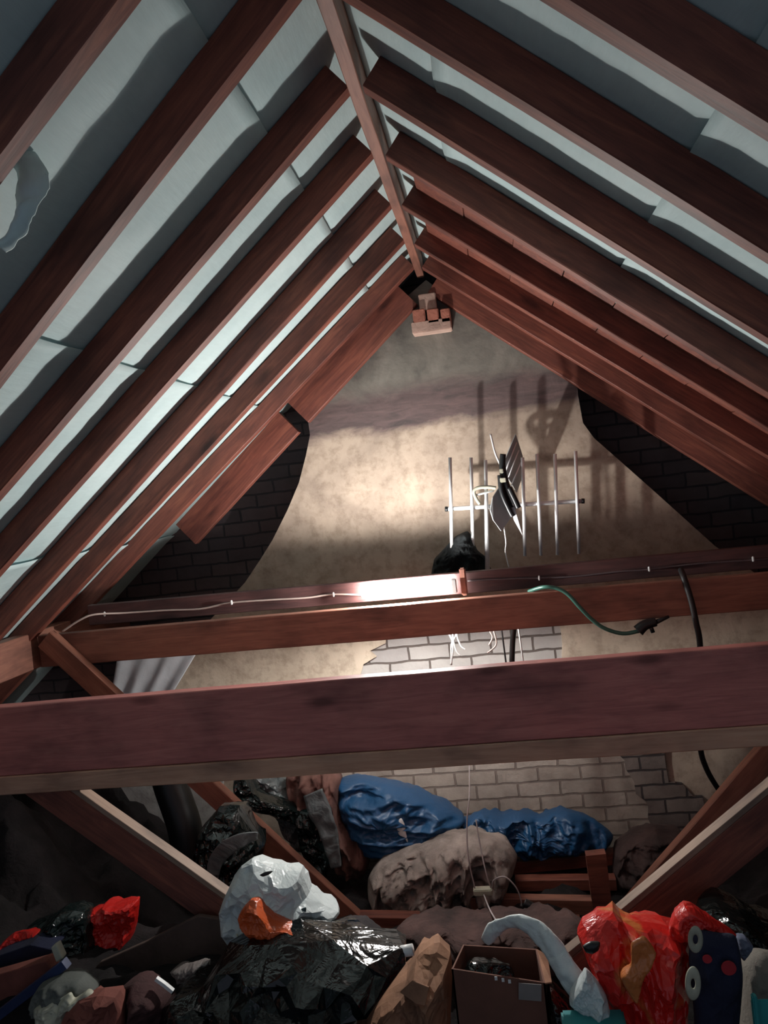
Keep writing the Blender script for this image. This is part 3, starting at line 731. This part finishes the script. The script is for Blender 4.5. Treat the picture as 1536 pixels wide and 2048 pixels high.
o = puff('cloth', [(575, 1545), (650, 1530), (680, 1555), (680, 1600), (690, 1640), (715, 1670), (740, 1720), (720, 1760), (680, 1740), (650, 1690), (610, 1640), (580, 1600)], 3.68, 0.09, M['cloth_brown'], 0.06, 7, 24, stretch=(2.4, 1, 0.7), power=1.8)
T(o, 'brown rumpled cloth hanging beside the blue tarpaulin', 'cloth')
o = ribbon('plastic_strip', [(625, 1585, 3.52, 0.10), (640, 1625, 3.50, 0.11), (655, 1660, 3.49, 0.09), (664, 1700, 3.48, 0.07), (672, 1735, 3.48, 0.05)], M['grey_film'], 0.01, seed=8, crumple=0.01)
T(o, 'folded grey-green plastic strip lying down the brown cloth', 'strip')
o = puff('rag', [(590, 1625), (620, 1620), (640, 1670), (660, 1720), (650, 1760), (620, 1740), (600, 1690)], 3.56, 0.05, M['green_black_film'], 0.02, 10, 25)
T(o, 'black rag behind the folded grey-green strip', 'rag')
tp = empty('tarpaulin', at(900, 1720, 3.72), 'bright blue tarpaulin bundled against the brick wall', 'tarpaulin')
puff('left_fold', [(676, 1562), (705, 1557), (745, 1558), (800, 1570), (870, 1600), (930, 1638), (905, 1665), (850, 1692), (800, 1706), (740, 1706), (715, 1680), (690, 1640), (678, 1600)], 3.72, 0.13, M['blue_tarp'], 0.06, 4.0, 31, parent=tp, stretch=(0.8, 1, 2.2)).name = 'bulging_fold'
puff('flat_fold', [(900, 1640), (925, 1640), (960, 1625), (1005, 1632), (1040, 1626), (1085, 1634), (1130, 1622), (1190, 1638), (1226, 1668), (1215, 1694), (1150, 1700), (1100, 1702), (1060, 1722), (1035, 1705), (990, 1682), (920, 1672)], 3.76, 0.09, M['blue_tarp'], 0.05, 8, 32, parent=tp, stretch=(1.7, 1, 0.8))
o = puff('scrap', [(797, 1640), (803, 1636), (810, 1650), (812, 1665), (818, 1690), (808, 1675), (798, 1670), (793, 1655)], 3.57, 0.006, M['white_plastic'], 0.002, 20, 3, M_=40, Nr=8)
T(o, 'small white leaf-shaped scrap stuck on the blue tarpaulin', 'scrap')
o = puff('insulation_roll', [(735, 1790), (738, 1750), (760, 1722), (800, 1708), (850, 1688), (905, 1672), (955, 1664), (1010, 1680), (1035, 1710), (1020, 1755), (1000, 1795), (930, 1806), (880, 1786), (840, 1806), (795, 1834), (760, 1822)], 3.5, 0.14, M['cloth_grey'], 0.085, 5.5, 33, stretch=(2.2, 1, 1.0))
T(o, 'rumpled grey-beige insulation quilt below the blue tarpaulin', 'insulation quilt')
# timbers low at the back
A, B = at(930, 1790, 3.42), at(1215, 1796, 3.42)
T(beam('joist', A, B, 0.05, 0.07, M['wood'], seed=51), 'short brown joist lying below the insulation quilt', 'joist')
A, B = at(1000, 1722, 3.75), at(1230, 1700, 3.75)
T(beam('joist', A, B, 0.06, 0.06, M['rafter'], seed=52), 'dark joist lying right under the blue tarpaulin', 'joist')
A, B = at(1030, 1755, 3.62), at(1230, 1752, 3.62)
T(beam('joist', A, B, 0.06, 0.055, M['rafter'], seed=57), 'dark joist lying between the other two low joists', 'joist')
o = slab('timber_post', pxz([(1172, 1712), (1212, 1708), (1226, 1830), (1188, 1832)], 3.38), 3.38, 3.43, M['rafter']); T(o, 'short upright red-brown post end standing right of the joists', 'post')
o = beam('floor_timber', at(720, 1826, 3.25), at(1160, 1836, 3.25), 0.06, 0.06, M['rafter'], seed=58); T(o, 'dark red floor timber lying behind the open box', 'timber')
o = puff('sacking', [(780, 1880), (800, 1850), (850, 1838), (930, 1845), (1000, 1835), (1080, 1842), (1150, 1838), (1180, 1860), (1170, 1920), (1000, 1935), (820, 1930)], 2.95, 0.12, plain('brown_sacking', (0.05, 0.026, 0.023), 0.95, bs=0.9, bscale=22, var=0.6), 0.05, 7, 36)
T(o, 'low heap of brown sacking behind the open cardboard box', 'sacking')
jb = box('junction_box', at(966, 1782, 3.22), (0.08, 0.04, 0.026), M['cream_plastic'], bev=0.004); T(jb, 'small cream junction box on the joist with wires running to it', 'junction box')
thinw = plain('pale_thin_wire', (0.38, 0.33, 0.33), 0.5)
def tw(px, lab, r=0.0032):
    o = tube('wire', [at(*p) for p in px], r, thinw, seg=6); T(o, lab, 'wire')
tw([(938, 1500, 3.7), (939, 1585, 3.41), (934, 1640, 3.31), (936, 1710, 3.24), (950, 1778, 3.22)], 'long thin pale wire hanging straight down to the junction box')
tw([(952, 1640, 3.36), (960, 1690, 3.28), (972, 1745, 3.22), (982, 1776, 3.22)], 'short thin pale wire right of the long hanging one')
tw([(985, 1776, 3.22), (988, 1760, 3.20), (1010, 1754, 3.19), (1032, 1775, 3.18), (1042, 1800, 3.18), (1043, 1812, 3.18)], 'thin pale wire arching right from the junction box')
tw([(968, 1790, 3.20), (980, 1820, 3.0), (998, 1850, 2.5)], 'thin wire dropping from the junction box to the white plastic strip')
tube_c = tube('connector', [at(1048, 1806, 3.17), at(1068, 1818, 3.16), at(1070, 1832, 3.16)], 0.02, M['black_plastic'], seg=10); T(tube_c, 'dark connector lying at the end of the arching wire', 'connector')
# right-hand dark wool
o = puff('dark_sack', [(1228, 1700), (1260, 1670), (1310, 1650), (1360, 1660), (1385, 1700), (1360, 1760), (1310, 1800), (1250, 1820), (1225, 1770)], 3.7, 0.12, plain('dark_brown_sacking', (0.05, 0.03, 0.028), 0.95, bs=0.8, bscale=25, var=0.5), 0.05, 8, 35)
T(o, 'dark brown sack in the corner right of the blue tarpaulin', 'sack')

# white carrier bag, centre left
wbe = empty('carrier_bag', at(560, 1905, 2.48), 'crumpled white carrier bag with an orange bag bulging at its foot', 'bag')
puff('slit', [(519, 1750), (530, 1744), (546, 1742), (540, 1748), (526, 1753)], 2.405, 0.006, M['black_plastic'], 0.001, 9, 91, parent=wbe, M_=30, Nr=6)
puff('tear', [(592, 1832), (598, 1820), (612, 1814), (612, 1826), (603, 1836)], 2.40, 0.006, plain('dark_teal_shadowy_film', (0.03, 0.06, 0.065), 0.4), 0.001, 9, 92, parent=wbe, M_=30, Nr=6)
wb = puff('bag_body', [(440, 1822), (452, 1790), (470, 1750), (485, 1730), (505, 1717), (520, 1722), (545, 1732), (575, 1739), (602, 1741), (612, 1765), (622, 1785), (650, 1805), (680, 1824), (655, 1845), (635, 1856), (600, 1870), (560, 1895), (470, 1905), (445, 1860)], 2.48, 0.085, M['white_film'], 0.036, 7.0, 41, power=1.8, facet=0.16, parent=wbe)
o = puff('orange_bag', [(476, 1838), (486, 1815), (500, 1800), (515, 1803), (530, 1820), (550, 1838), (590, 1850), (635, 1856), (630, 1868), (600, 1874), (560, 1872), (530, 1880), (500, 1868)], 2.345, 0.035, M['orange_film'], 0.022, 11, 42)
T(o, 'orange plastic bag at the foot of the white carrier bag', 'bag')
for k, (x0, y0, x1, y1) in enumerate(((478, 1868, 500, 1915), (492, 1870, 512, 1905), (474, 1890, 510, 1885))):
    pass
net = empty('wire_basket', at(490, 1890, 2.4), 'bit of cream wire basket under the orange bag', 'basket')
for (x0, y0, x1, y1) in ((474, 1868, 488, 1915), (484, 1872, 500, 1912), (498, 1875, 512, 1903), (474, 1882, 510, 1880), (478, 1900, 512, 1896)):
    tube('wire', [at(x0, y0, 2.38), at(x1, y1, 2.38)], 0.003, M['cream_plastic'], parent=net, seg=6)
# big black bin bag
o = puff('bin_bag', [(330, 2080), (332, 2005), (350, 1985), (400, 1975), (425, 1940), (450, 1905), (500, 1885), (560, 1872), (600, 1870), (650, 1880), (720, 1888), (780, 1898), (812, 1908), (815, 1925), (790, 1955), (740, 1990), (700, 2030), (690, 2090), (680, 2300), (340, 2300)], 2.28, 0.19, M['black_film'], 0.06, 4.5, 51, facet=0.045, center=(560, 2010), M_=180, Nr=44, lean=0.25)
T(o, 'big glossy black bin bag filling the middle of the foreground', 'bag')
o = puff('dark_jacket', [(640, 1872), (690, 1852), (725, 1848), (760, 1868), (780, 1892), (760, 1930), (680, 1935), (645, 1910)], 2.52, 0.09, plain('black_brown_fabric', (0.02, 0.014, 0.016), 0.9, bs=0.5, var=0.4), 0.02, 8, 52)
T(o, 'dark folded garment behind the big black bin bag', 'garment')
o = tube('paper_roll', [at(792, 1905, 2.3), at(826, 1899, 2.3)], 0.017, M['white_plastic'], seg=16); T(o, 'small white paper roll at the right tip of the black bin bag', 'roll')
# cardboard pieces
def card(name, px, Y, t, mat, label, cat, tilt=0.0):
    P = [at(x, y, Y + tilt * (y - px[0][1]) / 100.0) for x, y in px]; o0 = P[0]; n = len(P)
    nn = (P[1] - P[0]).cross(P[2] - P[0]).normalized()
    if nn.y < 0: nn = -nn
    v = [p - o0 for p in P] + [p - o0 + nn * t for p in P]
    f = [tuple(range(n)), tuple(range(2 * n - 1, n - 1, -1))] + [(i, (i + 1) % n, n + (i + 1) % n, n + i) for i in range(n)]
    o = link(name, mesh_of(v, f), mat, loc=o0); T(o, label, cat)
    bv = o.modifiers.new('soft', 'BEVEL'); bv.width = min(t * 0.3, 0.004); bv.segments = 2
    return o
o = puff('paper_sack', [(838, 1905), (870, 1882), (900, 1900), (905, 1940), (900, 2060), (880, 2200), (700, 2200), (715, 2040), (765, 1985), (815, 1950)], 2.4, 0.10, M['peach_card'], 0.05, 9, 53, facet=0.25)
T(o, 'crumpled peach-brown paper sack between the bin bag and the open box', 'paper sack')
card('cardboard_flap', [(800, 1985), (825, 1962), (858, 1975), (850, 2012), (832, 2008)], 2.24, 0.006, M['peach_card'], 'loose cardboard flap leaning on the paper sack', 'cardboard')
# open cardboard box
ob = empty('cardboard_box', at(995, 2300, 2.28), 'open brown cardboard box with black wrapping inside', 'box')
zt = at(995, 1950, 2.25).z
FL, FR = at(903, 1938, 2.25), at(1090, 1966, 2.25)
BL, BR = at(926, 1889, 2.43), at(1074, 1898, 2.43)
zb = FL.z - 0.62
def wallpanel(name, P, Q, th, bottom, mat, inward, parent):
    o0 = P; q = [P, Q, Vector((Q.x, Q.y, bottom)), Vector((P.x, P.y, bottom))]
    v = [p - o0 for p in q] + [p - o0 + Vector(inward) * th for p in q]
    f = [(0, 1, 2, 3), (7, 6, 5, 4)] + [(i, (i + 1) % 4, 4 + (i + 1) % 4, 4 + i) for i in range(4)]
    o = link(name, mesh_of(v, f), mat); place(o, parent, o0); return o
wallpanel('front_panel', FL, FR, 0.005, zb, M['cardboard'], (0, 1, 0), ob)
wallpanel('back_panel', BL, BR, 0.005, zb, M['cardboard'], (0, -1, 0), ob)
wallpanel('side_panel', FL, BL, 0.005, zb, M['cardboard'], (1, 0, 0), ob)
wallpanel('side_panel', FR, BR, 0.005, zb, M['cardboard'], (-1, 0, 0), ob)
q = [BR, FR, FR + Vector((0.012, 0.0, 0.0)), BR + Vector((0.045, 0.02, -0.01))]
vv = [BR - BR, FR - BR, FR - BR + Vector((0.02, 0.01, -0.004)), Vector((0.03, 0.0, -0.02))]
mf = mesh_of([*vv, *[p + Vector((0, 0, -0.004)) for p in vv]], [(0, 1, 2, 3), (7, 6, 5, 4), (0, 1, 5, 4), (1, 2, 6, 5), (2, 3, 7, 6), (3, 0, 4, 7)])
fo = link('flap', mf, M['peach_card']); place(fo, ob, BR)
lab_c = at(1060, 1984, 2.243)
lb = box('label', lab_c, (0.066, 0.002, 0.05), M['label_grey'], parent=ob, bev=0, rot=(0, math.radians(6), 0)); lb['label'] = 'grey paper label'
bt = Vector(((FL.x + BR.x) / 2, (FL.y + BL.y) / 2, zb + 0.01)); box('base', bt, (0.25, 0.16, 0.006), M['cardboard'], parent=ob, bev=0)
for px_, py_ in ((992, 1957), (1006, 1960), (1019, 1963)): box('printed_mark', at(px_, py_, 2.2465), (0.008, 0.0012, 0.011), M['white_plastic'], parent=ob, bev=0)
o = puff('black_wrapping', [(930, 1935), (945, 1922), (985, 1925), (1020, 1930), (1030, 1955), (1010, 1990), (940, 1985)], 2.35, 0.03, M['black_film'], 0.02, 10, 54)
T(o, 'shiny black wrapping stuffed inside the open cardboard box', 'wrapping')
# white plastic strip arching over
ws = ribbon('plastic_strip', [(972, 1892, 2.36, 0.035), (985, 1868, 2.34, 0.045), (1010, 1853, 2.32, 0.04), (1040, 1852, 2.29, 0.05), (1072, 1868, 2.26, 0.062), (1100, 1895, 2.23, 0.064), (1122, 1930, 2.20, 0.066), (1145, 1965, 2.18, 0.07), (1170, 1995, 2.17, 0.09), (1195, 2060, 2.16, 0.09)], M['white_film'], 0.006, seed=6, crumple=0.009, fold=0.012)
T(ws, 'white plastic strip arching from the open box down to the teal lid', 'strip')
o = puff('plastic_film', [(1158, 1962), (1172, 1938), (1190, 1955), (1212, 1990), (1222, 2035), (1205, 2045), (1170, 2030), (1140, 2010), (1140, 1990)], 2.14, 0.03, M['white_film'], 0.02, 10, 55)
T(o, 'crumpled piece of white film at the foot of the white strip', 'film')
o = puff('bin_bag', [(1098, 1960), (1125, 1985), (1145, 2010), (1140, 2080), (1130, 2200), (1085, 2200), (1090, 2020)], 2.3, 0.08, M['black_film'], 0.02, 9, 56)
T(o, 'narrow black bag squeezed between open box and white strip', 'bag')
# red carrier bag
rb_ = empty('carrier_bag', at(1300, 2200, 2.3), 'large shiny red carrier bag with an amber print in front, right', 'bag')
puff('bag_body', [(1162, 1890), (1154, 1862), (1165, 1845), (1190, 1830), (1215, 1826), (1228, 1826), (1245, 1840), (1290, 1842), (1330, 1845), (1345, 1850), (1380, 1860), (1392, 1880), (1382, 1920), (1380, 1970), (1372, 2020), (1376, 2090), (1380, 2250), (1240, 2250), (1228, 2060), (1210, 1995), (1178, 1930)], 2.25, 0.10, M['red_amber_film'], 0.05, 5.5, 61, facet=0.16, parent=rb_, center=(1290, 1960), M_=160, Nr=36, stretch=(1.8, 1, 0.7))
puff('handle_loop', [(1338, 1850), (1348, 1828), (1368, 1811), (1385, 1814), (1410, 1828), (1445, 1848), (1472, 1868), (1440, 1868), (1400, 1858), (1380, 1870), (1350, 1885), (1338, 1870)], 2.2, 0.03, M['red_film'], 0.022, 9, 62, parent=rb_)
puff('print_patch', [(1262, 1885), (1290, 1872), (1312, 1905), (1300, 1935), (1285, 1960), (1272, 2005), (1250, 1975), (1240, 1950), (1262, 1925)], 2.105, 0.014, M['yellow_print'], 0.012, 14, 63, parent=rb_, M_=60, Nr=12)
puff('grip_hole', [(1165, 1892), (1180, 1883), (1200, 1884), (1198, 1898), (1185, 1908), (1172, 1905)], 2.14, 0.012, M['black_plastic'], 0.003, 9, 64, parent=rb_, M_=40, Nr=8)
# navy bag
nb = empty('fabric_bag', at(1430, 2200, 2.3), 'navy fabric bag with white eyelets and red dots, right of the red bag', 'bag')
puff('bag_body', [(1384, 1870), (1400, 1860), (1440, 1866), (1470, 1870), (1478, 1895), (1484, 1940), (1482, 1990), (1476, 2060), (1474, 2250), (1392, 2250), (1390, 2060), (1384, 1985), (1378, 1920)], 2.15, 0.04, M['navy'], 0.01, 8, 65, parent=nb)
def ring(px, py, Y, rx, rz, mat, parent, name='eyelet', t=0.006, tilt=0.1):
    c = at(px, py, Y); v = []; f = []; A_, B_ = 28, 8
    for i in range(A_):
        a = 2 * math.pi * i / A_
        for j in range(B_):
            b_ = 2 * math.pi * j / B_; rr = 1 + (t / rx) * math.cos(b_)
            v.append((rx * rr * math.cos(a), t * 0.6 * math.sin(b_), rz * rr * math.sin(a)))
    for i in range(A_):
        for j in range(B_): f.append((i * B_ + j, ((i + 1) % A_) * B_ + j, ((i + 1) % A_) * B_ + (j + 1) % B_, i * B_ + (j + 1) % B_))
    o = link(name, mesh_of(v, f, True), mat); place(o, parent, c); o.rotation_euler = (0, tilt, 0); return o
ring(1391, 1879, 2.085, 0.013, 0.025, M['cream_plastic'], nb, t=0.0065)
ring(1386, 1967, 2.085, 0.013, 0.030, M['cream_plastic'], nb, t=0.0075)
def disc(px, py, Y, rx, rz, mat, parent, name):
    n = 20; v = [(rx * math.cos(6.2832 * i / n), 0, rz * math.sin(6.2832 * i / n)) for i in range(n)]; v += [(a, 0.004, c) for a, b_, c in v]
    f = [tuple(range(n)), tuple(range(2 * n - 1, n - 1, -1))] + [(i, (i + 1) % n, n + (i + 1) % n, n + i) for i in range(n)]
    o = link(name, mesh_of(v, f), mat); place(o, parent, at(px, py, Y)); return o
disc(1458, 1937, 2.10, 0.019, 0.019, M['red_dot'], nb, 'dot')
disc(1415, 1919, 2.10, 0.012, 0.011, M['red_dot'], nb, 'dot')
o = puff('cloth_bag', [(1484, 1925), (1500, 1908), (1525, 1902), (1570, 1915), (1590, 2000), (1580, 2250), (1478, 2250), (1477, 2060), (1484, 1985)], 2.3, 0.08, M['beige_cloth'], 0.012, 8, 66)
T(o, 'beige-grey cloth bag at the right edge beside the navy bag', 'bag')
o = puff('bin_bag', [(1392, 1840), (1400, 1810), (1430, 1800), (1470, 1808), (1520, 1835), (1580, 1850), (1590, 1920), (1500, 1910), (1480, 1880), (1440, 1862)], 2.5, 0.12, M['black_film'], 0.03, 8, 67)
T(o, 'black bin bag behind the red and navy bags, right', 'bag')
o = puff('rag', [(1473, 1872), (1490, 1872), (1505, 1890), (1498, 1905), (1486, 1920), (1476, 1905)], 2.27, 0.02, plain('grey_blue_cloth', (0.13, 0.15, 0.22), 0.8, bs=0.4), 0.01, 12, 68)
T(o, 'small grey-blue rag between navy bag and beige bag', 'rag')
tc_ = empty('storage_crate', at(1560, 2300, 2.05), 'teal plastic crate corner at the bottom right edge', 'crate')
a = at(1507, 2010, 2.02); b = at(1600, 2010, 2.02)
box('panel', ((a.x + b.x) / 2 + .02, 2.04, a.z - 0.18), (b.x - a.x + .04, 0.01, 0.36), M['teal_plastic'], parent=tc_)
box('corner_post', (a.x + 0.006, 2.03, a.z - 0.165), (0.012, 0.02, 0.37), M['teal_plastic'], parent=tc_)
tl = box('crate_lid', at(1190, 2060, 2.08), (0.17, 0.14, 0.022), M['teal_plastic'], bev=0.006); T(tl, 'teal plastic lid lying under the white film at the bottom', 'lid')

# left clutter
o = puff('carrier_bag', [(178, 1824), (190, 1818), (205, 1816), (213, 1803), (235, 1804), (250, 1802), (277, 1799), (276, 1828), (268, 1860), (258, 1885), (235, 1902), (205, 1895), (190, 1878), (183, 1850)], 2.72, 0.05, M['red_film'], 0.03, 8, 71)
T(o, 'small red carrier bag standing alone on the left', 'bag')
o = puff('red_wrapper', [(6, 1905), (8, 1882), (30, 1864), (60, 1858), (84, 1858), (75, 1875), (45, 1892), (22, 1902)], 2.6, 0.03, M['red_film'], 0.02, 9, 72)
T(o, 'small crumpled red wrapper near the left edge', 'wrapper')
o = puff('bin_bag', [(60, 1850), (100, 1832), (130, 1815), (170, 1822), (182, 1850), (192, 1885), (205, 1915), (190, 1945), (150, 1935), (110, 1885), (70, 1868)], 2.66, 0.08, M['green_black_film'], 0.04, 8, 73)
T(o, 'dark green-black bin bag just left of the small red carrier bag', 'bag')
cbx = card('cardboard_sheet', [(165, 1965), (200, 1925), (290, 1885), (395, 1832), (435, 1838), (472, 1905), (430, 1925), (330, 1965), (290, 2000), (200, 2000)], 2.55, 0.02, M['dark_card'], 'dark brown flattened cardboard sheet tilted beside the white carrier bag', 'cardboard', 0.0)
o = puff('foil_scrap', [(340, 1945), (365, 1932), (385, 1925), (420, 1920), (412, 1950), (408, 1972), (395, 1988), (370, 1968)], 2.44, 0.02, plastic('silver_brown_film', (0.22, 0.19, 0.18), 0.35), 0.02, 14, 74)
T(o, 'crumpled silvery-brown scrap in front of the cardboard sheet', 'scrap')
o = beam('stick', at(314, 1954, 2.3), at(348, 1980, 2.3), 0.014, 0.012, M['white_plastic'], seed=3); T(o, 'short white stick left of the big black bin bag', 'stick')
cb2 = card('carton', [(-60, 1965), (92, 1922), (104, 1940), (20, 2020), (-60, 2060)], 2.4, 0.05, M['rust_card'], 'rust-brown cardboard box side at the left edge', 'cardboard')
st = beam('blue_rail', at(-30, 2040, 2.33), at(128, 1918, 2.33), 0.03, 0.03, M['blue_plastic'], seed=2); T(st, 'dark blue plastic rail slanting up from the bottom left', 'rail')
o = card('cream_wedge', [(101, 1896), (112, 1889), (125, 1918), (112, 1926)], 2.36, 0.03, M['cream_plastic'], 'small cream block at the top end of the blue rail', 'block')
o = card('dark_box', [(-40, 1925), (60, 1890), (105, 1900), (90, 1924), (-40, 1962)], 2.5, 0.12, M['navy'], 'dark box behind the rust-brown cardboard', 'box')
o = puff('grey_dome', [(68, 1990), (85, 1965), (120, 1953), (160, 1958), (190, 1985), (185, 2010), (140, 2010), (90, 2020), (70, 2025)], 2.3, 0.05, plain('grey_green_cloth', (0.10, 0.11, 0.10), 0.8, bs=0.3), 0.03, 8, 75)
o.name = 'bucket_hat'; T(o, 'grey-green cloth bundle in the bottom left', 'cloth'); o.name = 'cloth_bundle'
o = puff('cream_wrapper', [(68, 2020), (90, 2006), (120, 1998), (140, 1985), (150, 1998), (175, 1980), (190, 1990), (150, 2010), (135, 2030), (120, 2090), (75, 2090)], 2.24, 0.02, M['cream_plastic'], 0.02, 10, 76)
T(o, 'torn cream wrapper under the grey-green bundle', 'wrapper')
o = puff('rust_cloth', [(135, 2020), (160, 2000), (200, 1985), (235, 1990), (245, 2040), (250, 2150), (120, 2150), (125, 2060)], 2.22, 0.05, M['rust_card'], 0.04, 7, 77, facet=0.08)
T(o, 'rust-red cloth beside the torn cream wrapper', 'cloth')
o = puff('maroon_cloth', [(235, 1985), (270, 1965), (310, 1975), (335, 2010), (340, 2150), (245, 2150), (240, 2050)], 2.3, 0.06, plain('maroon_fabric', (0.055, 0.02, 0.02), 0.9, bs=0.6, var=0.4), 0.05, 8, 78)
T(o, 'dark maroon cloth at the left side of the big black bin bag', 'cloth')
